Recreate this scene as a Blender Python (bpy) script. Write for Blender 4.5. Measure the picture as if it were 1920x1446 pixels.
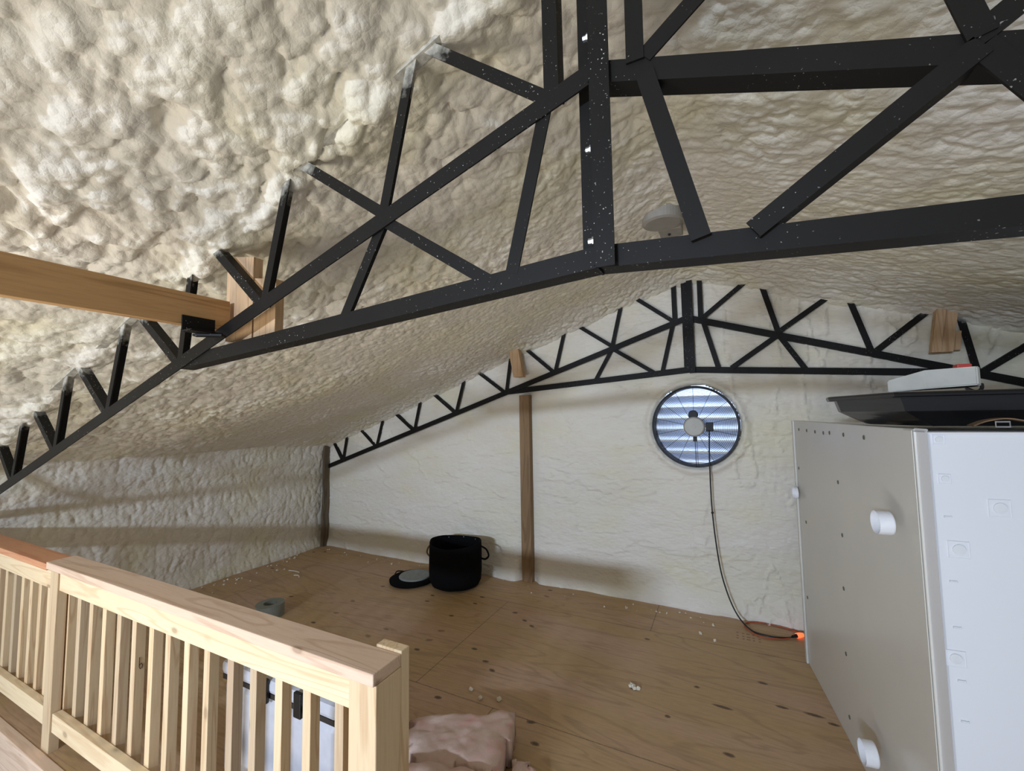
import bpy, bmesh, math, random
import numpy as np
from mathutils import Vector, Matrix
for o in list(bpy.data.objects): bpy.data.objects.remove(o)
scene = bpy.context.scene
COL = scene.collection
random.seed(7)

# ---------------------------------------------------------------- camera
cam_d = bpy.data.cameras.new('camera'); cam_d.sensor_width = 36; cam_d.lens = 14.9237; cam_d.clip_start = .02
cam = bpy.data.objects.new('camera', cam_d); COL.objects.link(cam)
fwd = Vector((-0.445, 0.893, 0.069)).normalized(); right = Vector((0.894, 0.447, -0.015)); right = (right - right.dot(fwd) * fwd).normalized()
up = right.cross(fwd).normalized()
m = Matrix((right, up, -fwd)).transposed().to_4x4(); m.translation = Vector((.254, -.963, 1.665))
cam.matrix_world = m
scene.camera = cam

# ---------------------------------------------------------------- world and lights
w = bpy.data.worlds.new('world'); scene.world = w; w.use_nodes = True
bg = w.node_tree.nodes['Background']; bg.inputs[0].default_value = (0.86, 0.92, 1.0, 1); bg.inputs[1].default_value = 0.46
def area(name, loc, target, sx, sy, power, col, spread=180):
    d = bpy.data.lights.new(name, 'AREA'); d.shape = 'RECTANGLE'; d.size = sx; d.size_y = sy; d.energy = power; d.color = col
    d.spread = math.radians(spread)
    o = bpy.data.objects.new(name, d); COL.objects.link(o); o.location = loc
    o.rotation_euler = (Vector(target) - Vector(loc)).to_track_quat('-Z', 'Y').to_euler(); return o
area('daylight_window', (-1.2, -6.3, 2.35), (-1.4, 0.0, .75), 1.0, .22, 185, (.62, .76, 1.0), 120)
area('daylight_below', (-2.0, -3.0, -.3), (-1.6, -1.0, 2.3), 2.4, 1.2, 58, (1.0, .95, .86), 120)
area('daylight_outside', (.2, 4.6, 3.7), (0.02, 3.2, 1.5), 3.0, 1.4, 420, (.78, .88, 1.0))

scene.view_settings.view_transform = 'Standard'; scene.view_settings.look = 'None'
scene.view_settings.gamma = 1; scene.view_settings.use_curve_mapping = False
scene.view_settings.exposure = -0.1

# ---------------------------------------------------------------- material helpers
def srgb(r, g, b):
    f = lambda c: (c / 255 / 12.92) if c / 255 <= .04045 else ((c / 255 + .055) / 1.055) ** 2.4
    return (f(r), f(g), f(b), 1)
class NT:
    def __init__(s, name):
        s.m = bpy.data.materials.new(name); s.m.use_nodes = True; s.t = s.m.node_tree; s.b = s.t.nodes['Principled BSDF']
    def n(s, typ, **kw):
        x = s.t.nodes.new(typ)
        for k, v in kw.items(): setattr(x, k, v)
        return x
    def l(s, a, b): s.t.links.new(a, b)
    def coord(s, scale=(1, 1, 1), rot=(0, 0, 0), rand=False):
        tc = s.n('ShaderNodeTexCoord'); mp = s.n('ShaderNodeMapping'); mp.inputs['Scale'].default_value = scale; mp.inputs['Rotation'].default_value = rot
        s.l(tc.outputs['Object'], mp.inputs['Vector'])
        if rand:
            oi = s.n('ShaderNodeObjectInfo'); vm = s.n('ShaderNodeVectorMath', operation='SCALE'); vm.inputs[3].default_value = 37
            cb = s.n('ShaderNodeCombineXYZ')
            for i in range(3): s.l(oi.outputs['Random'], cb.inputs[i])
            s.l(cb.outputs[0], vm.inputs[0]); s.l(vm.outputs[0], mp.inputs['Location'])
        return mp.outputs['Vector']
    def noise(s, v, scale, detail=4, rough=.5, dist=0):
        x = s.n('ShaderNodeTexNoise'); x.inputs['Scale'].default_value = scale; x.inputs['Detail'].default_value = detail
        x.inputs['Roughness'].default_value = rough; x.inputs['Distortion'].default_value = dist; s.l(v, x.inputs['Vector']); return x.outputs['Fac']
    def ramp(s, f, stops, interp='LINEAR'):
        x = s.n('ShaderNodeValToRGB'); e = x.color_ramp.elements; x.color_ramp.interpolation = interp
        while len(e) < len(stops): e.new(.5)
        for i, (p, c) in enumerate(stops): e[i].position = p; e[i].color = c if len(c) == 4 else (*c, 1)
        s.l(f, x.inputs['Fac']); return x.outputs['Color']
    def mix(s, f, a, b, typ='MIX'):
        x = s.n('ShaderNodeMix', data_type='RGBA', blend_type=typ)
        for inp, v in ((x.inputs['Factor'], f), (x.inputs['A'], a), (x.inputs['B'], b)):
            if hasattr(v, 'is_linked'): s.l(v, inp)
            else: inp.default_value = v
        return x.outputs['Result']
    def bump(s, h, strength=.3, dist=.01):
        x = s.n('ShaderNodeBump'); x.inputs['Strength'].default_value = strength; x.inputs['Distance'].default_value = dist
        s.l(h, x.inputs['Height']); s.l(x.outputs['Normal'], s.b.inputs['Normal'])
    def out(s, col=None, rough=.6, metal=0, spec=.5):
        if col is not None:
            if hasattr(col, 'is_linked'): s.l(col, s.b.inputs['Base Color'])
            else: s.b.inputs['Base Color'].default_value = col
        s.b.inputs['Roughness'].default_value = rough; s.b.inputs['Metallic'].default_value = metal; s.b.inputs['Specular IOR Level'].default_value = spec
        return s.m
W0, K = (1, 1, 1, 1), (0, 0, 0, 1)

def mat_foam(name, stretch=(1, 1, 1), rough=.55, fine=.5, peb=.03):
    t = NT(name); v = t.coord(stretch)
    big = t.noise(v, 1.7, 3, .55, .4); mid = t.noise(v, 9, 4, .6); fn = t.noise(v, 55, 5, .65, .3)
    c = t.ramp(big, [(.3, srgb(228, 222, 210)), (.5, srgb(224, 218, 203)), (.68, srgb(222, 215, 188)), (.8, srgb(230, 226, 216))])
    c = t.mix(t.ramp(mid, [(.35, (.25,) * 3), (.75, K)]), c, srgb(214, 200, 180))
    def pebble(scale, w):
        wv = t.n('ShaderNodeVectorMath', operation='ADD'); nn = t.n('ShaderNodeTexNoise'); nn.inputs['Scale'].default_value = scale * .5; nn.inputs['Detail'].default_value = 3; t.l(v, nn.inputs['Vector'])
        sc = t.n('ShaderNodeVectorMath', operation='SCALE'); sc.inputs[3].default_value = w; t.l(nn.outputs['Color'], sc.inputs[0]); t.l(v, wv.inputs[0]); t.l(sc.outputs[0], wv.inputs[1])
        vo = t.n('ShaderNodeTexVoronoi', feature='F1'); vo.inputs['Scale'].default_value = scale; t.l(wv.outputs[0], vo.inputs['Vector'])
        iv = t.n('ShaderNodeMath', operation='SUBTRACT'); iv.inputs[0].default_value = 1; t.l(vo.outputs['Distance'], iv.inputs[1]); return iv.outputs[0]
    hgt = t.mix(.5, pebble(16, .06), pebble(34, .03)); hgt = t.mix(.25, hgt, fn)
    t.bump(hgt, fine, peb)
    return t.out(c, rough, 0, .25)
M = {}
M['foam'] = mat_foam('sprayed_foam', (1, 1, 1), .55, .45, .03)
M['foam_wall'] = mat_foam('sprayed_foam_wall', (.6, 1, 1.3), .5, .6, .018)

def mat_wood(name, c1, c2, c3, axis, scale=1.0, rough=.6, vary=0.0, knots=.5, grain=1.0):
    t = NT(name); s = [9.0, 9.0, 9.0]; s['xyz'.index(axis)] = .55
    v = t.coord(tuple(x * scale for x in s), rand=True)
    n1 = t.noise(v, 1.1, 2, .4, 1.2)
    mul = t.n('ShaderNodeMath', operation='MULTIPLY'); mul.inputs[1].default_value = 34 * grain; t.l(n1, mul.inputs[0])
    sn = t.n('ShaderNodeMath', operation='SINE'); t.l(mul.outputs[0], sn.inputs[0])
    ring = t.ramp(sn.outputs[0], [(.0, K), (.55, K), (1, W0)])
    fib = t.noise(v, 14, 3, .6)
    base = t.mix(t.ramp(n1, [(.3, K), (.7, W0)]), c1, c2)
    base = t.mix(t.mix(.55, ring, t.ramp(fib, [(.45, K), (.8, (.6,) * 3)])), base, c3)
    kv = t.coord(tuple(x * scale for x in [(6.5 if k != axis else 3.4) for k in 'xyz']), rand=True)
    vo = t.n('ShaderNodeTexVoronoi'); vo.inputs['Scale'].default_value = 1; t.l(kv, vo.inputs['Vector'])
    kf = t.ramp(vo.outputs['Distance'], [(.0, (knots,) * 3), (.07, (knots,) * 3), (.10, (knots * .3,) * 3), (.14, K)])
    base = t.mix(kf, base, srgb(112, 78, 48))
    if vary:
        oi = t.n('ShaderNodeObjectInfo')
        base = t.mix(t.ramp(oi.outputs['Random'], [(0, K), (.55, (vary * .25,) * 3), (.8, (vary,) * 3), (1, (vary * .4,) * 3)]), base, srgb(150, 134, 118))
    t.bump(t.mix(.5, fib, ring), .12, .003)
    return t.out(base, rough, 0, .3)
M['pine_x'] = mat_wood('pale_pine_x', srgb(233, 213, 176), srgb(226, 203, 165), srgb(205, 170, 128), 'x')
M['pine_z'] = mat_wood('pale_pine_z', srgb(230, 206, 168), srgb(222, 194, 152), srgb(190, 146, 104), 'z', vary=.6)
M['pine_cap'] = mat_wood('pinkish_pine_cap', srgb(222, 196, 172), srgb(214, 186, 160), srgb(184, 150, 124), 'x')
M['pine_red'] = mat_wood('reddish_pine_cap', srgb(214, 158, 118), srgb(206, 150, 112), srgb(190, 120, 84), 'x')
M['fir_y'] = mat_wood('yellow_pine_beam', srgb(196, 156, 108), srgb(188, 146, 96), srgb(134, 94, 56), 'y', .9, knots=.2)
M['fir_z'] = mat_wood('yellow_pine_block', srgb(200, 168, 132), srgb(192, 156, 116), srgb(152, 112, 76), 'z', .9, knots=.2)
M['brown_z'] = mat_wood('treated_brown_post', srgb(150, 122, 88), srgb(134, 106, 74), srgb(98, 76, 52), 'z', .9)
M['dark_z'] = mat_wood('dark_weathered_post', srgb(112, 98, 78), srgb(92, 80, 64), srgb(56, 48, 38), 'z', .9)

def mat_ply():
    t = NT('plywood'); v = t.coord((.8, 6, 6))
    n1 = t.noise(v, .55, 3, .45, 1.4)
    mul = t.n('ShaderNodeMath', operation='MULTIPLY'); mul.inputs[1].default_value = 46; t.l(n1, mul.inputs[0])
    sn = t.n('ShaderNodeMath', operation='SINE'); t.l(mul.outputs[0], sn.inputs[0])
    ring = t.ramp(sn.outputs[0], [(0, K), (.6, K), (1, W0)])
    fib = t.noise(v, 12, 4, .6)
    tone = t.noise(t.coord((.5, 1.4, 1)), 1.0, 2, .4)
    base = t.ramp(tone, [(.35, srgb(192, 158, 132)), (.5, srgb(184, 152, 108)), (.65, srgb(188, 154, 124))])
    base = t.mix(t.mix(.5, t.ramp(fib, [(.4, K), (.8, (.8,) * 3)]), t.mix(.6, K, ring)), base, srgb(138, 110, 82))
    at = t.n('ShaderNodeAttribute', attribute_name='stain')
    ed = t.noise(t.coord((1, 1, 1)), 90, 3, .6)
    add = t.n('ShaderNodeMath', operation='ADD'); t.l(at.outputs['Fac'], add.inputs[0])
    sb = t.n('ShaderNodeMath', operation='MULTIPLY_ADD'); sb.inputs[1].default_value = .5; sb.inputs[2].default_value = -.25; t.l(ed, sb.inputs[0]); t.l(sb.outputs[0], add.inputs[1])
    base = t.mix(t.ramp(add.outputs[0], [(.3, K), (.5, (.55,) * 3), (.9, (.9,) * 3)]), base, srgb(70, 50, 32))
    t.bump(fib, .1, .002)
    return t.out(base, .5, 0, .4)
M['ply'] = mat_ply()
def mat_steel():
    t = NT('black_painted_steel'); v = t.coord()
    sp = t.noise(v, 170, 1, .4); zone = t.noise(v, 3.2, 2, .5)
    cut = t.ramp(sp, [(.725, K), (.745, W0)]); cut = t.mix(t.ramp(zone, [(.45, K), (.62, W0)]), K, cut)
    mottle = t.noise(v, 5, 3, .5)  # random mottling between two near-black paint tones
    c = t.mix(mottle, srgb(17, 15, 13), srgb(26, 24, 21)); c = t.mix(cut, c, srgb(190, 190, 180))
    # overspray on the ends that run into the foam
    tc = t.n('ShaderNodeNewGeometry'); sx = t.n('ShaderNodeSeparateXYZ'); t.l(tc.outputs['Position'], sx.inputs[0])
    ab = t.n('ShaderNodeMath', operation='ABSOLUTE'); t.l(sx.outputs['X'], ab.inputs[0])
    ma = t.n('ShaderNodeMath', operation='MULTIPLY_ADD'); ma.inputs[1].default_value = .355; t.l(ab.outputs[0], ma.inputs[0]); t.l(sx.outputs['Z'], ma.inputs[2])
    nz = t.n('ShaderNodeMath', operation='MULTIPLY_ADD'); nz.inputs[1].default_value = .12; t.l(t.noise(v, 40, 3, .6), nz.inputs[0]); t.l(ma.outputs[0], nz.inputs[2])
    mr = t.n('ShaderNodeMapRange'); mr.inputs['From Min'].default_value = 2.93; mr.inputs['From Max'].default_value = 3.03; t.l(nz.outputs[0], mr.inputs['Value'])
    c = t.mix(mr.outputs[0], c, srgb(205, 200, 186))
    return t.out(c, .55, 0, .18)
M['steel'] = mat_steel()
def plain(name, c, rough=.5, metal=0, spec=.5, nscale=20, namt=.12, bump=.05):
    t = NT(name); v = t.coord(); n = t.noise(v, nscale, 3, .5)
    d = tuple(x * (1 - namt * 2) for x in c[:3]) + (1,)
    t.bump(n, bump, .004); return t.out(t.mix(n, c, d), rough, metal, spec)
M['zinc'] = plain('zinc_bolt', srgb(200, 202, 205), .3, .8)
M['fiberglass'] = plain('tub_back_fiberglass', srgb(206, 203, 194), .3, 0, .5, 3, .05, .15)
M['tub_white'] = plain('tub_white_panel', srgb(222, 223, 226), .35, 0, .5, 2.5, .03, .1)
M['boss'] = plain('white_plastic', srgb(240, 240, 242), .4)
M['pad'] = plain('pad_grey', srgb(226, 228, 229), .5)
M['hole'] = plain('dark_hole', srgb(96, 92, 80), .6)
M['fabric'] = plain('black_felt', srgb(16, 16, 17), .95, 0, .1, 120, .2, .5)
M['lidgrey'] = plain('lid_grey_liner', srgb(150, 156, 152), .5, 0, .4, 25, .25)
M['tan'] = plain('tan_webbing', srgb(120, 94, 66), .8)
M['black_plastic'] = plain('black_plastic', srgb(20, 20, 22), .33, 0, .5)
M['sled'] = plain('black_sled_plastic', srgb(14, 15, 19), .3, 0, .5)
M['motor'] = plain('motor_grey', srgb(176, 172, 160), .5, .1)
M['fanblack'] = plain('fan_black_wire', srgb(14, 15, 18), .6)
M['foamboard'] = plain('white_foam_board', srgb(226, 222, 208), .8)
M['redp'] = plain('red_plastic', srgb(205, 70, 60), .5)
M['cable'] = plain('black_cable', srgb(28, 26, 26), .5)
M['orange'] = plain('orange_cord', srgb(176, 84, 50), .5)
M['cooler'] = plain('cooler_white', srgb(206, 208, 216), .4)
M['can'] = plain('grey_tape', srgb(136, 140, 130), .6)
M['strap'] = plain('dark_strap', srgb(40, 34, 28), .7)
M['box_grey'] = plain('grey_box', srgb(158, 152, 142), .6, 0, .4, 30, .15)
M['crumb'] = plain('foam_crumb', srgb(228, 220, 200), .8)
M['ink'] = plain('ink', srgb(52, 34, 26), .8)
def mat_glow():
    t = NT('glowing_plug'); t.out(srgb(230, 90, 50), .4); t.b.inputs['Emission Color'].default_value = (1, .16, .05, 1); t.b.inputs['Emission Strength'].default_value = 1.6; return t.m
M['glow'] = mat_glow()
def mat_batt():
    t = NT('pink_fiberglass_batt'); v = t.coord((1, 1, 3)); n = t.noise(v, 5, 5, .6, .8); f = t.noise(v, 60, 5, .7, .6)
    c = t.ramp(n, [(.3, srgb(214, 166, 158)), (.5, srgb(208, 182, 168)), (.7, srgb(216, 194, 178))])
    t.bump(t.mix(.5, f, n), .5, .006); return t.out(c, .95, 0, .1)
M['batt'] = mat_batt()
def mat_louver():
    t = NT('louver_slat'); t.out(srgb(225, 232, 245), .35, 0, .4)
    tr = t.n('ShaderNodeBsdfTranslucent'); tr.inputs[0].default_value = (.82, .88, 1, 1)
    mx = t.n('ShaderNodeMixShader'); mx.inputs[0].default_value = .5
    t.l(t.b.outputs[0], mx.inputs[1]); t.l(tr.outputs[0], mx.inputs[2]); t.l(mx.outputs[0], t.t.nodes['Material Output'].inputs['Surface']); return t.m
M['louver'] = mat_louver()

# ---------------------------------------------------------------- object helpers
def thing(name, label, cat, loc=(0, 0, 0), group=None):
    o = bpy.data.objects.new(name, None); COL.objects.link(o); o.location = loc; o.empty_display_size = .05
    o['label'] = label; o['category'] = cat
    if group: o['group'] = group
    return o
def wloc(o):
    v = Vector(o.location)
    while o.parent: o = o.parent; v += Vector(o.location)
    return v
def build(name, bm, mat, parent=None, origin=(0, 0, 0), smooth=False, autos=None):
    """bm holds world coordinates"""
    base = wloc(parent) if parent else Vector((0, 0, 0))
    org = Vector(origin) if parent is None else base
    bm.normal_update()
    me = bpy.data.meshes.new(name); bmesh.ops.translate(bm, verts=bm.verts, vec=-org); bm.to_mesh(me); bm.free()
    me.materials.append(M[mat] if isinstance(mat, str) else mat)
    o = bpy.data.objects.new(name, me); COL.objects.link(o)
    if parent: o.parent = parent
    else: o.location = org
    if smooth:
        for p in me.polygons: p.use_smooth = True
        if autos:
            for e_ in me.edges: pass
    return o
def tag(o, label, cat, group=None, kind=None):
    o['label'] = label; o['category'] = cat
    if group: o['group'] = group
    if kind: o['kind'] = kind
    return o
def struct(o): o['kind'] = 'structure'; return o
def box(bm, lo, hi, bev=0.0):
    lo, hi = Vector(lo), Vector(hi)
    r = bmesh.ops.create_cube(bm, size=1); vs = r['verts']
    for v in vs: v.co = Vector([(lo[i] + hi[i]) / 2 + v.co[i] * (hi[i] - lo[i]) for i in range(3)])
    if bev:
        es = list({e for v in vs for e in v.link_edges}); bmesh.ops.bevel(bm, geom=es, offset=bev, segments=2, affect='EDGES', profile=.5)
    return vs
def obox(bm, c, ax, size, bev=0.0):
    """oriented box: ax = three unit vectors, size = full sizes"""
    r = bmesh.ops.create_cube(bm, size=1); vs = r['verts']; c = Vector(c); ax = [Vector(a).normalized() for a in ax]
    for v in vs:
        k = v.co.copy(); v.co = c + sum((ax[i] * (k[i] * size[i]) for i in range(3)), Vector())
    if bev:
        es = list({e for v in vs for e in v.link_edges}); bmesh.ops.bevel(bm, geom=es, offset=bev, segments=2, affect='EDGES', profile=.5)
def tube(bm, pts, r, seg=8, closed=False, cap=True):
    pts = [Vector(p) for p in pts]; n = len(pts); rings = []
    prev = None
    for i, p in enumerate(pts):
        a = pts[(i - 1) % n] if (closed or i > 0) else p; b = pts[(i + 1) % n] if (closed or i < n - 1) else p
        d = (b - a).normalized()
        if prev is None:
            u = d.orthogonal().normalized()
        else:
            u = (prev - prev.dot(d) * d).normalized()
        prev = u; w_ = d.cross(u); rr = r[i] if isinstance(r, (list, tuple)) else r
        rings.append([bm.verts.new(p + (u * math.cos(t) + w_ * math.sin(t)) * rr) for t in [2 * math.pi * k / seg for k in range(seg)]])
    for i in range(n if closed else n - 1):
        A, B = rings[i], rings[(i + 1) % n]
        for k in range(seg): bm.faces.new((A[k], A[(k + 1) % seg], B[(k + 1) % seg], B[k]))
    if cap and not closed: bm.faces.new(rings[0][::-1]); bm.faces.new(rings[-1])
def lathe(bm, c, prof, seg=48, axis='z', cap=False):
    """prof: list of (radius, height)"""
    c = Vector(c); rings = []
    for r, h in prof:
        ring = []
        for k in range(seg):
            t = 2 * math.pi * k / seg; a, b = r * math.cos(t), r * math.sin(t)
            off = {'z': Vector((a, b, h)), 'y': Vector((a, h, -b)), 'x': Vector((h, a, b))}[axis]
            ring.append(bm.verts.new(c + off))
        rings.append(ring)
    for A, B in zip(rings, rings[1:]):
        for k in range(seg): bm.faces.new((A[k], A[(k + 1) % seg], B[(k + 1) % seg], B[k]))
    if cap:
        bm.faces.new(rings[0][::-1]); bm.faces.new(rings[-1])
def smoothpath(pts, n=10):
    pts = [Vector(p) for p in pts]; out = []
    P_ = [pts[0]] + pts + [pts[-1]]
    for i in range(1, len(P_) - 2):
        a, b, c, d = P_[i - 1:i + 3]
        for k in range(n):
            t = k / n; out.append(.5 * ((2 * b) + (c - a) * t + (2 * a - 5 * b + 4 * c - d) * t * t + (3 * b - a - 3 * c + d) * t ** 3))
    out.append(pts[-1]); return out

# ---------------------------------------------------------------- foam surfaces (numpy height fields)
def hsh(i, j, s):
    h = (i.astype(np.int64) * 374761393 + j.astype(np.int64) * 668265263 + s * 974634777) & 0xffffffff
    h = ((h ^ (h >> 13)) * 1274126177) & 0xffffffff; h = (h ^ (h >> 16)) & 0xffffff
    return h / float(0xffffff)
def vnoise(x, y, s):
    i, j = np.floor(x), np.floor(y); fx, fy = x - i, y - j; fx = fx * fx * (3 - 2 * fx); fy = fy * fy * (3 - 2 * fy)
    a, b, c, d = hsh(i, j, s), hsh(i + 1, j, s), hsh(i, j + 1, s), hsh(i + 1, j + 1, s)
    return (a * (1 - fx) + b * fx) * (1 - fy) + (c * (1 - fx) + d * fx) * fy
def blobs(x, y, cell, s):
    x, y = x / cell, y / cell; i, j = np.floor(x), np.floor(y); best = np.zeros_like(x)
    for di in (-1, 0, 1):
        for dj in (-1, 0, 1):
            a, b = i + di, j + dj
            px, py = a + hsh(a, b, s), b + hsh(a, b, s + 1); r = .55 + .6 * hsh(a, b, s + 2)
            d2 = ((x - px) ** 2 + (y - py) ** 2) / (r * r)
            best = np.maximum(best, np.sqrt(np.clip(1 - d2, 0, 1)) * (.4 + .6 * r))
    return best
def fbm(x, y, s, o=4):
    t = 0; a = 1
    for k in range(o): t = t + a * (vnoise(x * 2 ** k, y * 2 ** k, s + k) - .5); a *= .5
    return t
def grid_obj(name, X, Y, Z, mat, keep=None, flip=False):
    ny, nx = X.shape; co = np.stack([X, Y, Z], -1).reshape(-1, 3)
    idx = np.arange(nx * ny).reshape(ny, nx); q = np.stack([idx[:-1, :-1], idx[:-1, 1:], idx[1:, 1:], idx[1:, :-1]], -1).reshape(-1, 4)
    if flip: q = q[:, ::-1]
    if keep is not None:
        k = keep[:-1, :-1].reshape(-1); q = q[k]
    me = bpy.data.meshes.new(name); me.vertices.add(len(co)); me.vertices.foreach_set('co', co.ravel())
    me.loops.add(q.size); me.loops.foreach_set('vertex_index', q.ravel().astype(np.int32))
    me.polygons.add(len(q)); me.polygons.foreach_set('loop_start', np.arange(0, q.size, 4, dtype=np.int32)); me.polygons.foreach_set('loop_total', np.full(len(q), 4, dtype=np.int32))
    me.update(calc_edges=True); me.polygons.foreach_set('use_smooth', np.ones(len(q), dtype=bool))
    me.materials.append(M[mat]); o = bpy.data.objects.new(name, me); COL.objects.link(o); return o

YF = 3.06      # face of the far gable wall
XL = -4.58     # face of the left wall
def ceil_z(x): return 2.97 - .355 * np.sqrt(x * x + .02)
def foam_h(x, y):
    wx = x + .05 * fbm(x * 4, y * 4, 11); wy = y + .05 * fbm(x * 4, y * 4, 21)
    near = np.clip((2.7 - y) / 3.0, 0, 1) * np.clip((1.8 - x) / 2.4, 0, 1); near = near * near * (3 - 2 * near)
    big = blobs(wx, wy, .12, 3) * .042 + blobs(wx, wy, .068, 7) * .034 - .02
    med = blobs(wx, wy * 1.2, .046, 13) * .020 + blobs(wx, wy, .03, 17) * .011
    streak = blobs(wx * .55, wy * 1.3, .05, 23) * .014
    roll = .035 * fbm(x * 1.1, y * 1.6, 31, 3)
    amp = .55 + .9 * vnoise(x * 2.3, y * 2.3, 41)
    return roll + amp * (near * (big + .7 * med) + (1 - near) * (np.where(x < 0, .85, .4) * med + np.where(x < 0, .25, .85) * streak))
STEP = .0082
xs = np.arange(-4.75, 4.75, STEP); ys = np.arange(-3.0, 3.12, STEP * 1.05)
X, Y = np.meshgrid(xs, ys)
Z = ceil_z(X) - foam_h(X, Y) + .045 * np.clip((1.6 - Y) / 1.6, 0, 1)
Z -= .085 * np.exp(-np.clip(YF - Y, 0, 9) / .16)                     # fillet into the gable wall
Z -= .06 * np.exp(-np.clip(X - XL, 0, 9) / .22)
Z -= .045 * np.exp(-(Y - .02) ** 2 / .006) * (.5 + .8 * vnoise(X * 4, Y * 0 + 1, 71))   # foam wrapped round the near truss
Z += .022 * np.exp(-((Y - .62 - .25 * (X + 2.2) - .05 * fbm(X * 5, Y * 0, 77)) / .012) ** 2) * ((X > -3.2) & (X < -1.3))      # a seam between two passes
struct(grid_obj('ceiling', X, Y, Z, 'foam', flip=True))
# far gable wall
xs = np.arange(-4.7, 4.7, .0115); zs = np.arange(-.3, 2.95, .0115)
X, Z = np.meshgrid(xs, zs)
h = .02 * fbm(X * 1.3, Z * 2.2, 51, 4) + .007 * blobs(X * .45 + .1 * fbm(X * 3, Z * 3, 5), Z, .07, 61) + .004 * blobs(X, Z, .035, 67)
vein = np.abs(fbm(X * 1.1, Z * 4.2, 81, 5)); h += .012 * np.exp(-(vein / .022) ** 2)
vein = np.abs(fbm(X * 5.5 + 3, Z * 1.7, 91, 5)); h += .02 * np.exp(-(vein / .028) ** 2) * np.clip((X + .3) * 1.4, .12, 1)
h += .006 * blobs(X * 1.6, Z * .55 + .05 * fbm(X * 6, Z * 6, 9), .045, 83) * np.clip((X + .1) * 1.5, 0, 1)
h += .05 * np.exp(-(Z / .12) ** 2) * (.6 + .6 * vnoise(X * 3, Z * 3, 95))      # foam piled at the floor
h += .07 * np.exp(-((X + 1.78) / .25) ** 2 - (Z / .22) ** 2)
h *= 1 - .93 * np.exp(-((X + 1.57) / .10) ** 4) * (Z < 1.95)
FC = (.02, 1.543); rad = np.sqrt((X - FC[0]) ** 2 + (Z - FC[1]) ** 2); ang = np.arctan2(Z - FC[1], X - FC[0])
h += .03 * np.exp(-((rad - .385) / .03) ** 2)
hole = .343 + .022 * np.maximum(0, fbm(ang * 2.2, ang * 0 + 2, 99, 3) + .15)
struct(grid_obj('wall_far', X, YF - h, Z, 'foam_wall', keep=(rad > hole)))
# left wall
ys = np.arange(-3.0, 3.2, .0115); zs = np.arange(-2.6, 1.6, .0115)
Y, Z = np.meshgrid(ys, zs)
h = .035 * fbm(Y * 1.2, Z * 1.6, 151, 4) +   .014 * blobs(Y * 1.3, Z * .7 + .1 * fbm(Y * 3, Z * 3, 5), .055, 161) + .009 * blobs(Y, Z * .7, .034, 167)
h += .03 * np.exp(-((Z - 1.14) / .09) ** 2)
h += .06 * np.exp(-(Z / .1) ** 2) * (Z > -.2)
h += .10 * np.exp(-(1.33 - np.minimum(Z, 1.33)) / .16)
struct(grid_obj('wall_left', XL + h, Y, Z, 'foam_wall', flip=True))
bm = bmesh.new(); box(bm, (4.58, -3, -2.6), (4.7, 3.2, 1.6)); struct(build('wall_right', bm, 'foam_wall'))

# ---------------------------------------------------------------- loft floor
xs = np.arange(XL - .05, 4.6, .0095); ys = np.arange(-.005, YF + .03, .0095)
X, Y = np.meshgrid(xs, ys); ST = np.zeros_like(X)
knots = [(-2.25,2.34),(-2.22,2.22),(-1.8,2.36),(-1.81,2.5),(-1.86,2.08),(-1.27,2.26),(-1.18,2.2),(-1.4,2.35),(-2.2,1.68),(-2.25,1.54),(-1.79,1.69),(-1.79,1.55),(-1.79,1.84),(-1.42,1.73),(-1.27,1.63),(-1.18,1.56),(-1.34,1.19),(-3.45,1.77),(-2.82,1.51),(-2.83,2.31),(-2.79,1.71),(-2.84,1.94),(-4.33,2.18),(-4.39,2.76),(-4.27,2.83),(-1.28,2.76),(-.76,1.24),(-.68,1.11),(-1.3,2.9)]
longs = [(-.31,1.76,.05),(.17,1.81,.10),(.47,1.95,.06),(.62,1.95,.09),(.03,1.94,.03),(-.33,2.38,.04),(.39,2.15,.05),(.7,1.91,.05),(.9,1.3,.06),(.2,1.45,.05),(-.1,1.6,.03)]
rk = random.Random(3)
def stainspot(cx, cy, a, b, amp, th=0.0):
    u = (X - cx) * math.cos(th) + (Y - cy) * math.sin(th); v = -(X - cx) * math.sin(th) + (Y - cy) * math.cos(th)
    d = np.sqrt((u / a) ** 2 + (v / b) ** 2); return amp * np.clip(1.6 - d, 0, 1)
for i, (a, b) in enumerate(knots):
    soft = i in (8, 9, 10, 12, 20, 21, 25)
    ST = np.maximum(ST, stainspot(a, b, .035 if soft else .022, .02 if soft else .012, .5 if soft else .95, rk.uniform(-.4, .4)))
for a, b, l in longs: ST = np.maximum(ST, stainspot(a, b, l * .5, .011, .95, -.05))
for sy, x0, x1 in [(1.25, -4.6, 4.6), (2.515, -4.6, 4.6)]: ST = np.maximum(ST, np.where((np.abs(Y - sy) < .005) & (X > x0) & (X < x1), .62, 0))
for sx, y0, y1 in [(-.325, 2.515, 3.1), (-1.55, 1.25, 2.515), (-3.4, 2.515, 3.1), (.85, 1.25, 2.515), (-1.0, 0, 1.25), (-3.99, 1.25, 2.515)]: ST = np.maximum(ST, np.where((np.abs(X - sx) < .005) & (Y > y0) & (Y < y1), .6, 0))
for row in range(3):
    for k in range(5):
        a, b = .27 + k * .035, 2.68 + row * .04
        ST = np.maximum(ST, np.where((np.abs(X - a) < .011 - .003 * (k % 2)) & (np.abs(Y - b) < .010), .55, 0))
fl = grid_obj('floor', X, Y, np.zeros_like(X), 'ply'); at = fl.data.attributes.new('stain', 'FLOAT', 'POINT'); at.data.foreach_set('value', ST.ravel().astype(np.float32))
struct(fl)
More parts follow.
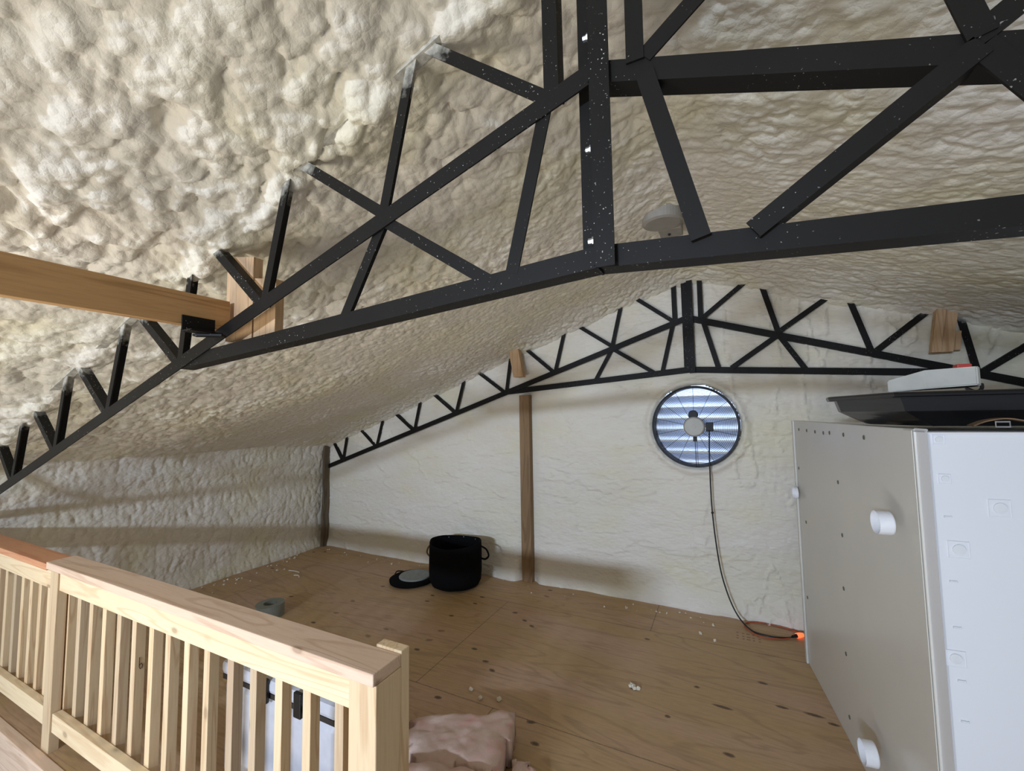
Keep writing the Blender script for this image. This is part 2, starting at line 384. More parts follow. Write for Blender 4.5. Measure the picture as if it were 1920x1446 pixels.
bm = bmesh.new(); box(bm, (-4.6, -.03, -.28), (4.6, 0.0, -.022)); o = struct(build('trim_1', bm, 'pine_cap'))
bm = bmesh.new(); box(bm, (-4.6, -.052, -.02), (4.6, -.006, .003), .003); struct(build('trim_2', bm, 'pine_cap'))
bm = bmesh.new(); box(bm, (-4.6, 0.002, -.28), (4.6, 3.2, -.024)); o = struct(build('floor_joist_deck', bm, 'pine_cap')); o.name = 'floor_underside'

# ---------------------------------------------------------------- steel trusses
def angle(bm, p0, p1, wd, side, y0=0.0, t=.005, back=None):
    """L section: a front leg in the XZ plane at y0 and a leg going back (+Y) from the edge 'side' (+1 = left of the run direction, -1 = right)"""
    p0 = Vector((p0[0], 0, p0[1])); p1 = Vector((p1[0], 0, p1[1])); d = (p1 - p0); L = d.length; d.normalize()
    n = Vector((-d.z, 0, d.x)); c = (p0 + p1) / 2; back = wd if back is None else back
    obox(bm, c + Vector((0, y0 + t / 2, 0)), (d, Vector((0, 1, 0)), n), (L, t, wd))
    obox(bm, c + n * side * (wd / 2 - t / 2) + Vector((0, y0 + t + back / 2, 0)), (d, Vector((0, 1, 0)), n), (L, back, t))
def make_truss(yb, label, far=False):
    t = thing('roof_truss', label, 'roof truss', (0, yb, 1.0))
    CH, WB = .052, .036
    def put(name, p0, p1, wd, side, y0=0.0, back=None):
        bm = bmesh.new(); angle(bm, p0, p1, wd, side, yb + y0, back=back); return build(name, bm, 'steel', t)
    for s in (-1, 1):
        m = lambda p: (s * p[0], p[1])
        fs = -s  # mirrored run flips the side
        # chords, run from the centre outwards (positive x side): normal = up for s=+1
        put('lower_chord', m((.0, 2.492)), m((4.56, .992)), CH, (-1 if s > 0 else -1) if s > 0 else -1, 0.0, back=(.05 if s > 0 else .02))
        put('tie_bar', m((.0, 2.035)), m((1.80, 1.905)), CH, -1 if s > 0 else 1, 0.0065)
        put('top_chord', m((.03, 2.955)), m((4.56, 1.348)), .045, -1 if s > 0 else 1, .0, back=.03)
        a = .006 if s < 0 else -.006
        webs = [((.125, 2.44), (.226, 2.032)), ((.67, 2.275), (.835, 1.99)), ((.67, 2.275), (.31, 2.045)), ((.125, 2.48), (.53, 2.80)),
                ((.67, 2.29), (.545, 2.80)), ((.66, 2.29), (1.10, 2.60)), ((1.25, 2.08), (1.11, 2.60)), ((1.27, 2.09), (1.63, 2.40)),
                ((1.80, 1.915), (1.73, 2.37)), ((1.82, 1.90), (2.22, 2.19)), ((2.44, 1.70), (2.29, 2.20)), ((2.46, 1.70), (2.86, 2.00)),
                ((3.03, 1.50), (2.91, 1.98)), ((3.05, 1.50), (3.43, 1.78)), ((3.62, 1.31), (3.48, 1.77)), ((3.64, 1.30), (4.00, 1.59)), ((4.2, 1.11), (4.11, 1.53)), ((4.22, 1.11), (4.42, 1.40))]
        for k, (p, q) in enumerate(webs):
            steep = abs(q[0] - p[0]) < .2
            # shallow struts show their back leg on the upper outer side, steep ones hide it
            sd = (1 if s > 0 else -1) * (-1 if steep else 1)
            if k < 3: sd = 1 if s > 0 else -1
            if q[1] > p[1]: L_ = math.hypot(q[0] - p[0], q[1] - p[1]); q = (q[0] + (q[0] - p[0]) * .06 / L_, q[1] + (q[1] - p[1]) * .06 / L_)
            if k == 2: q = (.275, 2.01) if s < 0 else (.322, 2.028)
            put('web_strut', m(p), m(q), WB + (.004 if s > 0 else 0), sd, a + (.003 if k % 2 else 0))
        put('web_strut', m((.105, 2.475)), m((.108, 2.96)), WB + .004, 1 if s > 0 else -1, a)
    # the two halves meet in back to back posts joined by bolts
    bm = bmesh.new(); obox(bm, (-.022, yb + (.0 if far else .048), 2.49), ((0, 0, 1), (0, 1, 0), (1, 0, 0)), (.955, .005, .044)); obox(bm, (-.0025, yb + .022, 2.49), ((0, 0, 1), (0, 1, 0), (1, 0, 0)), (.955, .05, .005))
    build('king_post', bm, 'steel', t)
    bm = bmesh.new(); obox(bm, (.0245, yb - .014 + .0025, 2.485), ((0, 0, 1), (0, 1, 0), (1, 0, 0)), (.965, .005, .044)); obox(bm, (.0035, yb + .018, 2.485), ((0, 0, 1), (0, 1, 0), (1, 0, 0)), (.965, .062, .006))
    build('king_post', bm, 'steel', t)
    for z in (2.08, 2.31, 2.60):
        bm = bmesh.new(); lathe(bm, (-.006, yb + .018, z), [(.0001, -.016), (.007, -.016), (.007, -.006), (.010, -.006), (.010, 0), (.005, 0), (.005, .01)], 6, 'x'); build('bolt', bm, 'zinc', t)
    return t
make_truss(0.0, 'near black steel roof truss crossing the top of the picture above the railing')
make_truss(3.018, 'black steel roof truss half buried in the foam of the far gable wall', True)

# ---------------------------------------------------------------- timber
bm = bmesh.new(); box(bm, (-1.558, -3.0, 2.018), (-1.52, .045, 2.140), .002)
tag(build('wooden_beam', bm, 'fir_y', origin=(-1.54, 0, 2.004)), 'long yellow pine beam coming in from the left edge onto the near truss', 'beam')
t = thing('wooden_block', 'pale pine block behind the near truss at the end of the long beam', 'wood block', (-1.4, .08, 1.98))
def slabbox(x0, x1, z0a, z0b, z1, y0, y1):
    bm = bmesh.new(); vs = box(bm, (x0, y0, 0), (x1, y1, 1))
    for v in vs:
        f = (v.co.x - x0) / (x1 - x0); v.co.z = (z0a + (z0b - z0a) * f) if v.co.z < .5 else z1 - .355 * (v.co.x - x1) * .5
    return bm
build('board', slabbox(-1.575, -1.40, 1.985, 1.98, 2.31, .062, .10), 'fir_z', t)
build('board', slabbox(-1.397, -1.265, 1.98, 1.985, 2.20, .066, .10), 'fir_z', t)
t = thing('beam_bracket', 'black steel angle bracket under the end of the long pine beam', 'bracket', (-1.5, -.05, 1.99))
bm = bmesh.new(); box(bm, (-1.5195, -.125, 1.995), (-1.513, -.012, 2.052), .001); box(bm, (-1.5195, -.125, 1.989), (-1.46, -.012, 1.995), .001); build('angle_plate', bm, 'steel', t)
bm = bmesh.new(); obox(bm, (-1.48, -.05, 1.982), ((1, .7, 0), (-.7, 1, 0), (0, 0, 1)), (.10, .03, .008)); build('weld_tab', bm, 'steel', t)
def farblock(cx, parts, label):
    t = thing('wooden_block', label, 'wood block', (cx, 2.9, 2.0))
    for (x0, x1, za, zb, y0, y1, tilt) in parts:
        bm = bmesh.new(); vs = box(bm, (x0, y0, za), (x1, y1, zb), .002)
        for v in bm.verts: v.co.x += tilt * (v.co.z - za)
        build('board', bm, 'fir_z', t)
farblock(-1.62, [(-1.665, -1.555, 2.05, 2.42, 2.92, 2.985, -.18)], 'small pine block on the far truss above the brown post')
farblock(1.62, [(1.55, 1.60, 2.05, 2.46, 2.93, 2.985, .15), (1.602, 1.665, 2.05, 2.44, 2.94, 2.985, .15), (1.667, 1.705, 2.06, 2.19, 2.95, 2.985, .1)], 'pine blocks on the far truss at the right above the black sled')
bm = bmesh.new(); box(bm, (-1.635, 2.985, 0), (-1.525, 3.08, 1.865), .003)
tag(build('wall_post', bm, 'brown_z', origin=(-1.58, 3.03, 0)), 'brown timber post standing on the far foam wall left of the fan', 'post')
bm = bmesh.new()
pr = random.Random(5); zz = [0, .12, .25, .4, .55, .7, .85, 1.0, 1.15, 1.33]
cols = []
for z in zz:
    a = -4.49 + pr.uniform(-.008, .008) + .02 * z / 1.3; w_ = .026 + pr.uniform(-.008, .012)
    cols.append([bm.verts.new((a - w_ * .6, 2.955, z)), bm.verts.new((a + w_ * .6, 2.955, z)), bm.verts.new((a + w_ * .6, 3.04, z)), bm.verts.new((a - w_ * .8, 3.04, z))])
for A, B in zip(cols, cols[1:]):
    for k in range(4): bm.faces.new((A[k], A[(k + 1) % 4], B[(k + 1) % 4], B[k]))
bm.faces.new(cols[0][::-1]); bm.faces.new(cols[-1])
bmesh.ops.recalc_face_normals(bm, faces=bm.faces)
tag(build('corner_post', bm, 'dark_z', origin=(-4.5, 3.0, 0)), 'dark weathered corner post showing through the foam in the far left corner', 'post')

# ---------------------------------------------------------------- guard railing
R = thing('guard_railing', 'pale pine guard railing with square balusters along the loft edge', 'railing', (-2.2, .05, 0))
def part(name, lo, hi, mat, bev=.002, parent=None):
    bm = bmesh.new(); box(bm, lo, hi, bev); return build(name, bm, mat, parent or R)
part('cap_rail', (-2.995, -.006, .888), (-.683, .112, .925), 'pine_cap', .003)
c = part('cap_rail', (-4.55, -.004, .878), (-2.998, .112, .912), 'pine_red', .003); c['label'] = 'reddish stained stretch of cap rail'
part('top_rail', (-2.858, .007, .795), (-.79, .044, .886), 'pine_x')
part('top_rail', (-4.55, .010, .785), (-2.955, .044, .875), 'pine_x')
part('bottom_rail', (-2.858, .007, .10), (-.79, .044, .19), 'pine_x')
part('bottom_rail', (-4.55, .010, .10), (-2.955, .044, .19), 'pine_x')
part('end_post', (-.79, .004, -.02), (-.681, .112, .887), 'pine_z', .003)
part('end_post', (-.788, .114, -.02), (-.683, .152, .932), 'pine_z', .003)
part('middle_post', (-2.95, .000, -.15), (-2.862, .040, .884), 'pine_z')
for xl in [-2.769, -2.638, -2.508, -2.374, -2.233, -2.096, -1.953, -1.823, -1.685, -1.549, -1.40, -1.268, -1.133, -.995, -.851, -3.61, -3.478, -3.36, -3.24, -3.118, -3.0, -3.735, -3.86, -3.985, -4.11, -4.235, -4.36, -4.485]:
    x = .254 + (xl - .254) * 1.009 / .970 if xl > -4 else xl * 1.02
    b = part('baluster', (x, .046, .12), (x + .038, .084, .877), 'pine_z', .0015)
# a hand written mark on one baluster
bm = bmesh.new(); bx = .254 + (-2.096 - .254) * 1.009 / .970 + .0388
pts = [(bx, .062 , .60), (bx, .062, .56), (bx, .066, .548), (bx, .073, .55), (bx, .075, .562), (bx, .069, .572), (bx, .062, .564)]
tube(bm, pts, .0013, 5); m_ = build('pencil_mark', bm, 'ink', R); m_['label'] = 'handwritten letter b in dark ink'

# ---------------------------------------------------------------- cooler behind the railing
t = thing('cooler', 'white plastic cooler standing on the plywood behind the railing balusters', 'cooler', (-1.45, .5, 0))
bm = bmesh.new(); box(bm, (-1.93, .30, .0), (-1.17, .60, .445), .035); build('body', bm, 'cooler', t)
bm = bmesh.new(); box(bm, (-1.935, .29, .462), (-1.165, .61, .525), .02); build('lid', bm, 'cooler', t)
bm = bmesh.new(); box(bm, (-1.925, .296, .443), (-1.175, .60, .464)); build('seal', bm, 'strap', t)
for x in (-1.62, -1.40):
    bm = bmesh.new(); box(bm, (x, .275, .43), (x + .045, .292, .53), .004); build('latch', bm, 'black_plastic', t)
# roll of tape
bm = bmesh.new(); lathe(bm, (-3.27, 1.44, 0.001), [(.05, 0), (.11, 0), (.11, .10), (.05, .10), (.05, .0)], 40); build_o = build('tape_roll', bm, 'can', origin=(-3.27, 1.44, 0), smooth=False)
tag(build_o, 'grey round roll on the plywood just behind the railing cap', 'roll')

# ---------------------------------------------------------------- black fabric pot and lid
t = thing('fabric_pot', 'open black round fabric container with side handles near the far wall', 'container', (-2.2, 2.63, 0))
bm = bmesh.new(); cx, cy = -2.2, 2.64
prof = [(.0001, .0), (.17, .0), (.235, .02), (.262, .07), (.268, .16), (.265, .36), (.262, .418), (.257, .422), (.252, .415), (.25, .30), (.25, .10), (.20, .03), (.0001, .03)]
lathe(bm, (cx, cy, .001), prof, 40)
for v in bm.verts:
    a = math.atan2(v.co.y - cy, v.co.x - cx); r = 1 + .025 * math.sin(3 * a + .6) * (v.co.z / .42) + .012 * math.sin(8 * a); v.co.x = cx + (v.co.x - cx) * r; v.co.y = cy + (v.co.y - cy) * r * .92; v.co.z += .012 * math.sin(2 * a + 1) * (v.co.z / .42)
build('body', bm, 'fabric', t, smooth=True)
for s, h0 in ((-1, 0), (1, .0)):
    bm = bmesh.new(); a0 = math.pi if s < 0 else 0.25
    base = Vector((cx + .262 * math.cos(a0), cy + .24 * math.sin(a0), 0)); outv = Vector((math.cos(a0), math.sin(a0), 0))
    pp = [base + Vector((0, 0, .36)), base + outv * .06 + Vector((0, 0, .33)), base + outv * .085 + Vector((0, 0, .27)), base + outv * .05 + Vector((0, 0, .235)), base + Vector((0, 0, .245))]
    if s > 0: pp = [p + Vector((0, 0, .03)) for p in pp]
    tube(bm, smoothpath(pp, 5), .009, 6); build('handle', bm, 'tan' if s < 0 else 'fabric', t, smooth=True)
for a in (1.1, 1.75, 2.4):
    bm = bmesh.new(); bmesh.ops.create_icosphere(bm, subdivisions=1, radius=.006, matrix=Matrix.Translation((cx + .246 * math.cos(a), cy + .226 * math.sin(a), .40))); build('rivet', bm, 'zinc', t)
t = thing('round_lid', 'round dark lid with grey liner lying on the floor beside the black container', 'lid', (-2.62, 2.52, 0))
bm = bmesh.new(); lathe(bm, (-2.655, 2.53, .001), [(.0001, 0), (.19, 0), (.215, .01), (.22, .035), (.2, .045), (.0001, .043)], 44); build('rim', bm, 'fabric', t, smooth=True)
bm = bmesh.new(); lathe(bm, (-2.635, 2.56, .044), [(.0001, .012), (.13, .012), (.152, .016), (.16, .008), (.16, 0), (.0001, 0)], 44); build('liner', bm, 'lidgrey', t, smooth=True)
bm = bmesh.new(); tube(bm, smoothpath([(-2.845, 2.49, .04), (-2.855, 2.54, .065), (-2.825, 2.60, .05)], 5), .007, 6); build('pull_tab', bm, 'strap', t)

# ---------------------------------------------------------------- insulation batts
def batt(name, quad, H, label, seed=1, nx=46, ny=32):
    bm = bmesh.new(); A, B, C, D = [Vector(p) for p in quad]   # far-left, far-right, near-right, near-left
    top, bot = {}, {}; N = lambda a, b, k: float(fbm(np.array(a), np.array(b), seed * 10 + k, 4))
    for i in range(nx + 1):
        for j in range(ny + 1):
            u, v = i / nx, j / ny; e = min(u, 1 - u, v, 1 - v); k = (1 - min(1, e / .12))
            p = (A * (1 - u) + B * u) * (1 - v) + (D * (1 - u) + C * u) * v
            p = p + Vector((N(u * 7, v * 7, 0), N(u * 7, v * 7, 3))) * .035 * (.15 + k)
            z = H + .018 * N(u * 3, v * 3, 5) + .002 * N(u * 12, v * 12, 7) - k * k * .02
            top[i, j] = bm.verts.new((p.x, p.y, z)); bot[i, j] = bm.verts.new((p.x, p.y, .003))
    for i in range(nx):
        for j in range(ny):
            bm.faces.new((top[i, j + 1], top[i + 1, j + 1], top[i + 1, j], top[i, j])); bm.faces.new((bot[i, j], bot[i + 1, j], bot[i + 1, j + 1], bot[i, j + 1]))
    for i in range(nx):
        bm.faces.new((top[i, 0], top[i + 1, 0], bot[i + 1, 0], bot[i, 0])); bm.faces.new((bot[i, ny], bot[i + 1, ny], top[i + 1, ny], top[i, ny]))
    for j in range(ny):
        bm.faces.new((bot[0, j], bot[0, j + 1], top[0, j + 1], top[0, j])); bm.faces.new((top[nx, j], top[nx, j + 1], bot[nx, j + 1], bot[nx, j]))
    bmesh.ops.recalc_face_normals(bm, faces=bm.faces)
    o = build(name, bm, 'batt', origin=(C.x, C.y, 0), smooth=True); return tag(o, label, 'insulation')
batt('insulation_batt', [(-1.25, .83), (-.784, 1.11), (-.69, .72), (-1.08, .62)], .15, 'pink fiberglass batt lying flat on the plywood beside the railing end post', 2)
batt('insulation_scrap', [(-.715, .93), (-.60, .93), (-.42, .72), (-.635, .60)], .05, 'small torn pink fiberglass scrap right of the larger batt', 4)
bm = bmesh.new(); rows = []
for i in range(25):
    u = i / 24; cx_ = -1.07 + .38 * u; cy_ = .50 + .08 * u; row = []
    for k in range(15):
        a = math.pi * (-.15 + 1.3 * k / 14); rr_ = .085 + .03 * float(fbm(np.array(u * 5.0), np.array(k * .5), 77, 3)) - .03 * (2 * u - 1) ** 2
        row.append(bm.verts.new((cx_ - .2 * rr_ * math.cos(a), cy_ + rr_ * math.cos(a) * 1.0, .075 + rr_ * math.sin(a))))
    rows.append(row)
for A, B in zip(rows, rows[1:]):
    for k in range(14): bm.faces.new((A[k], B[k], B[k + 1], A[k + 1]))
o = build('insulation_fold', bm, 'batt', origin=(-.9, .54, 0), smooth=True); sm = o.modifiers.new('s', 'SOLIDIFY'); sm.thickness = .04; sm.offset = -1
tag(o, 'curled over pink fiberglass piece at the bottom edge in front of the flat batt', 'insulation')

# ---------------------------------------------------------------- tub / shower unit standing on end
t = thing('tub_surround', 'large off-white fiberglass tub unit stood on end at the right', 'tub', (.83, .86, 0))
far = Vector((.675, 2.54, 0)); near = Vector((.832, .885, 0)); dl = (near - far).normalized(); dr = Vector((-dl.y, dl.x, 0)) ; HT = 1.597
WL = (near - far).length; DP = 1.9
bm = bmesh.new(); cc = (near + far) / 2 + dr * .02 + Vector((0, 0, HT / 2)); obox(bm, cc - dl * .03, (dl, dr, (0, 0, 1)), (WL - .06, .04, HT), .004); build('side_panel', bm, 'fiberglass', t)
bm = bmesh.new(); obox(bm, near + dr * (.006 + DP / 2) - dl * .03 + Vector((0, 0, HT / 2 - .004)), (dr, dl, (0, 0, 1)), (DP, .06, HT - .008), .010)
build('front_panel', bm, 'tub_white', t)
bm = bmesh.new(); obox(bm, near - dl * .095 + dr * -.003 + Vector((0, 0, HT / 2)), (dl, dr, (0, 0, 1)), (.06, .003, HT - .01), .001); build('corner_flange', bm, 'fiberglass', t)
bm = bmesh.new(); obox(bm, (near + far) / 2 + dr * (DP / 2 + .03) + Vector((0, 0, HT - .02)), (dl, dr, (0, 0, 1)), (WL - .12, DP - .06, .012)); build('top_panel', bm, 'fiberglass', t)
bm = bmesh.new(); obox(bm, far + dl * .02 - dr * .006 + Vector((0, 0, HT / 2)), (dl, dr, (0, 0, 1)), (.03, .012, HT), .003); build('rear_flange', bm, 'fiberglass', t)
def onside(y, z, off=0.0):
    f = (far.y - y) / (far.y - near.y); p = far + (near - far) * f; return Vector((p.x, p.y, z)) - dr * off
# short stub sockets
for (y, z, r, L) in [(1.045, 1.255, .042, .045), (1.34, .255, .046, .045), (2.45, 1.12, .04, .02)]:
    bm = bmesh.new(); lathe(bm, (0, 0, 0), [(.0001, 0), (r * .96, 0), (r * .96, 0.0), (r, -.004), (r, -L)], 32, 'y')
    q_ = Vector((0, -1, 0)).rotation_difference(-dr).to_matrix().to_4x4(); bmesh.ops.transform(bm, matrix=Matrix.Translation(onside(y, z, L)) @ Matrix.Rotation(0, 4, 'Z') @ q_ @ Matrix.Identity(4), verts=bm.verts)
    # lathe heights run from the cap back to the panel
    for v in bm.verts: pass
    o = build('pipe_stub', bm, 'boss', t); o['label'] = 'short white round stub'
for (y, z) in [(1.72, 1.30), (.98, 1.43), (1.71, 1.04), (1.74, .77), (1.77, .44), (1.78, .13), (2.46, 1.28), (2.40, 1.54), (2.22, 1.54), (2.05, 1.54), (1.9, 1.54), (1.8, 1.545), (1.6, 1.545), (1.36, 1.545), (2.44, .45), (2.36, .95)]:
    bm = bmesh.new(); lathe(bm, (0, 0, 0), [(.0001, -.001), (.0095, -.001), (.0105, .002)], 16, 'y')
    q_ = Vector((0, -1, 0)).rotation_difference(-dr).to_matrix().to_4x4(); bmesh.ops.transform(bm, matrix=Matrix.Translation(onside(y, z, .0012)) @ q_, verts=bm.verts)
    o = build('nail_hole', bm, 'hole', t)
def onfront(x, z): 
    f = (x - near.x) / dr.x; p = near + dr * f; return Vector((p.x, p.y, z)) + dl * .0015
for (x, z, s_) in [(1.0, 1.355, .032), (.895, 1.22, .032), (.865, .885, .03), (.875, 1.44, .018), (.868, 1.565, .018), (1.02, 1.56, .0)]:
    if not s_: continue
    bm = bmesh.new(); obox(bm, onfront(x, z), (dr, dl, (0, 0, 1)), (s_ * 1.6, .002, s_ * 1.6), .0008); o = build('pad', bm, 'tub_white', t)
    bm = bmesh.new(); lathe(bm, (0, 0, 0), [(.0001, -.002), (s_ * .5, -.002), (s_ * .5, .003)], 24, 'y'); bmesh.ops.transform(bm, matrix=Matrix.Translation(onfront(x, z) + dl * .003) @ Vector((0, -1, 0)).rotation_difference(dl).to_matrix().to_4x4(), verts=bm.verts)
    build('pad_disc', bm, 'pad', o)
for z in (1.32, 1.12, .98, .82, .70):
    bm = bmesh.new(); obox(bm, onfront(.875, z), (dr, dl, (0, 0, 1)), (.018, .004, .004), .001); build('screw_mark', bm, 'pad', t)

# ---------------------------------------------------------------- things on top of the tub
t = thing('utility_sled', 'long black plastic sled lying on top of the tub unit', 'sled', (1.4, 1.3, 1.6))
def loft_shell(outl, zr, zb, inset, th=.008):
    bm = bmesh.new(); n = len(outl); c = sum((Vector(p) for p in outl), Vector((0, 0))) / n
    lv = []
    for z, k, extra in ((zr, 1.0, .03), (zr, 1.0, .0), (zr - .03, .99, 0), ((zr + zb) / 2, .985, 0), (zb + .02, 1 - inset * .65, 0), (zb, 1 - inset, 0)):
        ring = []
        for p in outl:
            p = Vector(p); d = (p - c); q = c + Vector((d.x - math.copysign(min(abs(d.x), (1 - k) * 1.0), d.x), d.y - math.copysign(min(abs(d.y), (1 - k) * .6), d.y)))
            q += d.normalized() * extra; ring.append(bm.verts.new((q.x, q.y, z)))
        lv.append(ring)
    for A, B in zip(lv, lv[1:]):
        for i in range(n): bm.faces.new((A[i], A[(i + 1) % n], B[(i + 1) % n], B[i]))
    bm.faces.new(lv[-1]); bmesh.ops.recalc_face_normals(bm, faces=bm.faces)
    return bm
outl = [(.815, 1.0), (2.3, 1.06), (2.45, 1.3), (2.3, 1.62), (.95, 1.62), (.72, 1.50), (.715, 1.42)]
o = build('hull', loft_shell(outl, 1.712, 1.610, .10), 'sled', t)
sm = o.modifiers.new('solid', 'SOLIDIFY'); sm.thickness = .008
bm = bmesh.new(); tube(bm, [(x + (x - 1.55) * .03, y + (y - 1.3) * .06, 1.716) for x, y in outl], .009, 8, closed=True); build('rim', bm, 'sled', t)
t = thing('foam_board', 'white broken foam board piece perched on the black sled', 'foam board', (1.25, 1.4, 1.73))
bm = bmesh.new(); ol = [(.895, 1.42, 1.768), (1.0, 1.36, 1.776), (1.145, 1.33, 1.778), (1.16, 1.345, 1.778), (1.17, 1.5, 1.78), (.95, 1.55, 1.775)]
tp = [bm.verts.new((x, y, z + .020 + (.030 if i not in (0, 5) else 0))) for i, (x, y, z) in enumerate(ol)]; bt = [bm.verts.new((x, y, z - (.022 if i in (2, ) else .03))) for i, (x, y, z) in enumerate(ol)]
n = len(ol); bm.faces.new(tp); bm.faces.new(bt[::-1])
for i in range(n): bm.faces.new((bt[i], bt[(i + 1) % n], tp[(i + 1) % n], tp[i]))
bmesh.ops.recalc_face_normals(bm, faces=bm.faces); bmesh.ops.bevel(bm, geom=list(bm.edges), offset=.004, segments=2, affect='EDGES'); build('board', bm, 'foamboard', t)
bm = bmesh.new(); box(bm, (1.10, 1.36, 1.826), (1.145, 1.40, 1.842), .004); o = build('tab', bm, 'redp', t); o['label'] = 'small red tab'
for v in [(1.14, 1.36)]:
    bm = bmesh.new(); tube(bm, smoothpath([(1.12, 1.36, 1.745), (1.145, 1.355, 1.73), (1.165, 1.36, 1.74), (1.17, 1.37, 1.76)], 4), .006, 6); build('wire_loop', bm, 'cable', t)
t = thing('strap_belt', 'tan webbing strap with two rectangular buckles on the tub edge', 'strap', (1.05, .9, 1.6))
bm = bmesh.new(); pts = smoothpath([(.985, .99, 1.606), (1.01, .97, 1.622), (1.05, .955, 1.63), (1.09, .95, 1.622), (1.13, .945, 1.612), (1.2, .94, 1.606)], 5)
for a, b in zip(pts, pts[1:]):
    d = (b - a); obox(bm, (a + b) / 2, (d, Vector((0, 1, 0)), d.cross(Vector((0, 1, 0)))), (d.length * 1.05, .045, .004))
build('webbing', bm, 'tan', t)
for x in (1.035, 1.115):
    bm = bmesh.new(); 
    tube(bm, [(x - .016, .925, 1.604), (x + .016, .925, 1.604), (x + .016, .925, 1.62), (x - .016, .925, 1.62)], .003, 6, closed=True); o = build('buckle', bm, 'zinc', t)

# ---------------------------------------------------------------- exhaust fan
FX, FZ = FC
t = thing('exhaust_fan', 'round black wire-guarded exhaust fan with lit louvers in the far wall', 'fan', (FX, 3.02, FZ))
bm = bmesh.new(); lathe(bm, (FX, 2.99, FZ), [(.332, -.008), (.345, -.01), (.348, 0), (.346, .16), (.332, .16), (.332, -.008)], 72, 'y'); build('housing', bm, 'fanblack', t, smooth=False)
bm = bmesh.new()
for k in range(20):
    r = .085 + k * .0128; y = 2.975 - .035 * (1 - (r / .345) ** 2)
    tube(bm, [(FX + r * math.cos(a), y, FZ + r * math.sin(a)) for a in [2 * math.pi * i / 56 for i in range(56)]], .0016, 4, closed=True)
for k in range(14):
    a = 2 * math.pi * k / 14 + math.pi / 2; pts = []
    for r in (.07, .15, .22, .29, .342): pts.append((FX + r * math.cos(a), 2.972 - .035 * (1 - (r / .345) ** 2), FZ + r * math.sin(a)))
    tube(bm, pts, .0017, 5)
build('wire_guard', bm, 'fanblack', t)
bm = bmesh.new(); lathe(bm, (FX, 2.90, FZ), [(.0001, 0), (.072, 0), (.082, .008), (.084, .12), (.0001, .12)], 40, 'y'); lathe(bm, (FX, 2.898, FZ), [(.0001, 0), (.014, 0), (.016, .004)], 16, 'y'); build('motor', bm, 'motor', t, smooth=False)
bm = bmesh.new(); lathe(bm, (FX - .005, 2.93, FZ + .10), [(.0001, 0), (.034, 0), (.038, .006), (.038, .06), (.0001, .06)], 28, 'y'); build('capacitor', bm, 'fanblack', t)
bm = bmesh.new(); box(bm, (FX + .088, 2.925, FZ - .04), (FX + .145, 2.975, FZ + .035), .004); build('switch_box', bm, 'fanblack', t)
bm = bmesh.new(); box(bm, (FX - .012, 2.93, FZ - .125), (FX + .018, 2.96, FZ - .085), .003); build('clip', bm, 'fanblack', t)
bm = bmesh.new(); tube(bm, [(FX + .004, 2.95, FZ - .12), (FX + .006, 2.975, FZ - .34)], .002, 5); tube(bm, [(FX + .016, 2.95, FZ - .12), (FX + .018, 2.975, FZ - .34)], .002, 5); build('strut', bm, 'fanblack', t)
zc = FZ + .33
for k in range(7):
    z1 = FZ + .36 - k * .100; z0 = z1 - .088; bm = bmesh.new(); seg = 8; vs = []
    zm = (z0 + z1) / 2 - FZ; hw = .36
    for i in range(seg + 1):
        f = i / seg; z = z1 - (z1 - z0) * f; y = 3.15 + .085 * f ** 2.2
        vs.append((bm.verts.new((FX - hw, y, z)), bm.verts.new((FX + hw, y, z))))
    for a, b in zip(vs, vs[1:]): bm.faces.new((a[0], a[1], b[1], b[0]))
    o = build('louver', bm, 'louver', t, smooth=True); s_ = o.modifiers.new('s', 'SOLIDIFY'); s_.thickness = .002
bm = bmesh.new(); tube(bm, [(FX + .115, 2.93, FZ - .04), (FX + .108, 2.965, FZ - .35), (FX + .108, 2.965, FZ - .70)], .0012, 5); bmesh.ops.create_uvsphere(bm, u_segments=10, v_segments=8, radius=.011, matrix=Matrix.Translation((FX + .108, 2.965, FZ - .71))); build('pull_chain', bm, 'fanblack', t)
bm = bmesh.new(); pts = smoothpath([(FX + .115, 2.915, FZ - .03), (.125, 2.95, 1.25), (.128, 2.95, .85), (.158, 2.95, .47), (.20, 2.94, .25), (.27, 2.9, .08), (.36, 2.82, .012), (.47, 2.78, .010), (.58, 2.80, .010), (.635, 2.835, .012)], 8)
tube(bm, pts, .0055, 8); build('power_cord', bm, 'cable', t, smooth=True)
bm = bmesh.new(); tube(bm, [(.625, 2.83, .014), (.655, 2.853, .016)], [.008, .014], 10); build('plug', bm, 'cable', t)
t = thing('extension_cord', 'orange extension cord looping on the floor with glowing plug end', 'cord', (.6, 2.9, 0))
bm = bmesh.new(); pts = smoothpath([(.66, 2.865, .012), (.56, 2.775, .008), (.42, 2.75, .008), (.33, 2.84, .008), (.33, 2.93, .008), (.42, 2.985, .008), (.56, 2.98, .008), (.66, 2.95, .008), (.76, 2.9, .008), (.9, 2.8, .008)], 8); tube(bm, pts, .0048, 8); build('cord', bm, 'orange', t, smooth=True)
bm = bmesh.new(); tube(bm, [(.655, 2.853, .017), (.675, 2.87, .017), (.70, 2.885, .017)], [.017, .018, .013], 12); o = build('socket_end', bm, 'glow', t, smooth=True); o['label'] = 'glowing orange socket end'

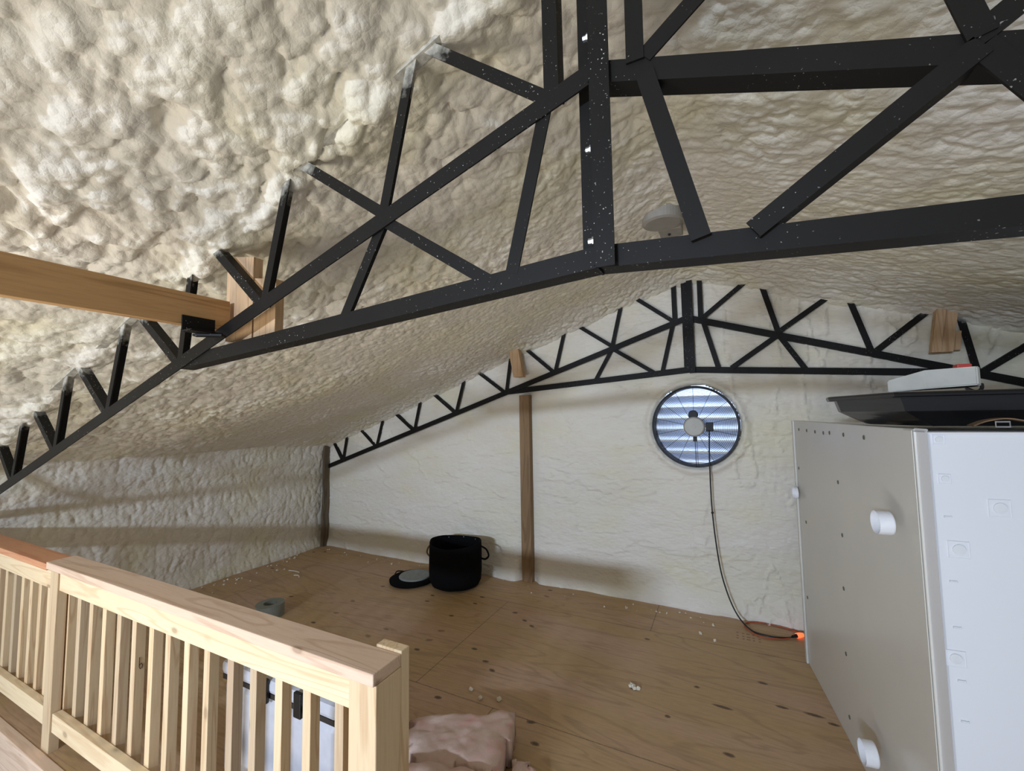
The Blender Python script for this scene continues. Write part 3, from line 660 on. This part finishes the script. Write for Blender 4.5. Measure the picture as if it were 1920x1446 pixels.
# ---------------------------------------------------------------- ceiling box
t = thing('ceiling_box', 'grey round electrical box half sunk in the ceiling foam beyond the near truss', 'electrical box', (-.03, 1.75, 2.8))
bxz = 2.83
bx0, by0 = -.035, 1.72
bm = bmesh.new(); lathe(bm, (bx0, by0, bxz), [(.0001, -.012), (.10, -.014), (.118, -.006), (.12, .08)], 40); build('cover', bm, 'box_grey', t)
bm = bmesh.new(); box(bm, (bx0 - .04, by0 + .10, bxz - .012), (bx0 + .10, by0 + .24, bxz + .1), .006); build('housing', bm, 'box_grey', t)
bm = bmesh.new(); bmesh.ops.create_uvsphere(bm, u_segments=10, v_segments=8, radius=.010, matrix=Matrix.Translation((bx0 + .02, by0 + .17, bxz - .015))); build('screw', bm, 'black_plastic', t)

# ---------------------------------------------------------------- foam crumbs and debris on the floor
bm = bmesh.new(); rr = random.Random(12)
def crumb(x, y, s):
    r = bmesh.ops.create_icosphere(bm, subdivisions=1, radius=s, matrix=Matrix.Translation((x, y, s * .45)))
    for v in r['verts']: v.co += Vector((rr.uniform(-1, 1), rr.uniform(-1, 1), rr.uniform(-.4, .4))) * s * .5; v.co.z = max(v.co.z, .001)
for _ in range(45): crumb(XL + .12 + abs(rr.gauss(0, .13)), rr.uniform(1.0, 2.6), rr.uniform(.004, .012))
for _ in range(40): crumb(rr.uniform(-4.4, .2), 2.93 - abs(rr.gauss(0, .08)), rr.uniform(.004, .010))
for x, y in [(.02, 2.62), (.12, 2.55), (.1, 2.8), (-1.0, 1.32), (-1.1, 1.28), (-1.2, 1.33)]: crumb(x, y, .014)
tag(build('foam_crumbs', bm, 'crumb'), 'small crumbs of trimmed foam scattered on the plywood along the walls', 'debris', kind='stuff')
for i, (x, y, L_, a) in enumerate([(-4.0, 2.2, .16, .1), (-3.85, 2.13, .10, -.3)]):
    bm = bmesh.new(); tube(bm, smoothpath([(x - L_ / 2, y, .006), (x, y + .012, .007), (x + L_ / 2 * math.cos(a), y + L_ / 2 * math.sin(a), .006)], 5), .006, 6)
    tag(build('foam_trimming', bm, 'crumb', origin=(x, y, 0)), ['long thin strip of white foam on the floor near the far left corner', 'short thin strip of white foam just right of the long strip'][i], 'debris')
bm = bmesh.new(); rr.seed(3)
for _ in range(7): crumb(-.31 + rr.uniform(-.03, .03), 1.78 + rr.uniform(-.02, .02), .012)
tag(build('debris_clump', bm, 'crumb', origin=(-.31, 1.78, 0)), 'small pale clump of debris in the middle of the plywood floor', 'debris')
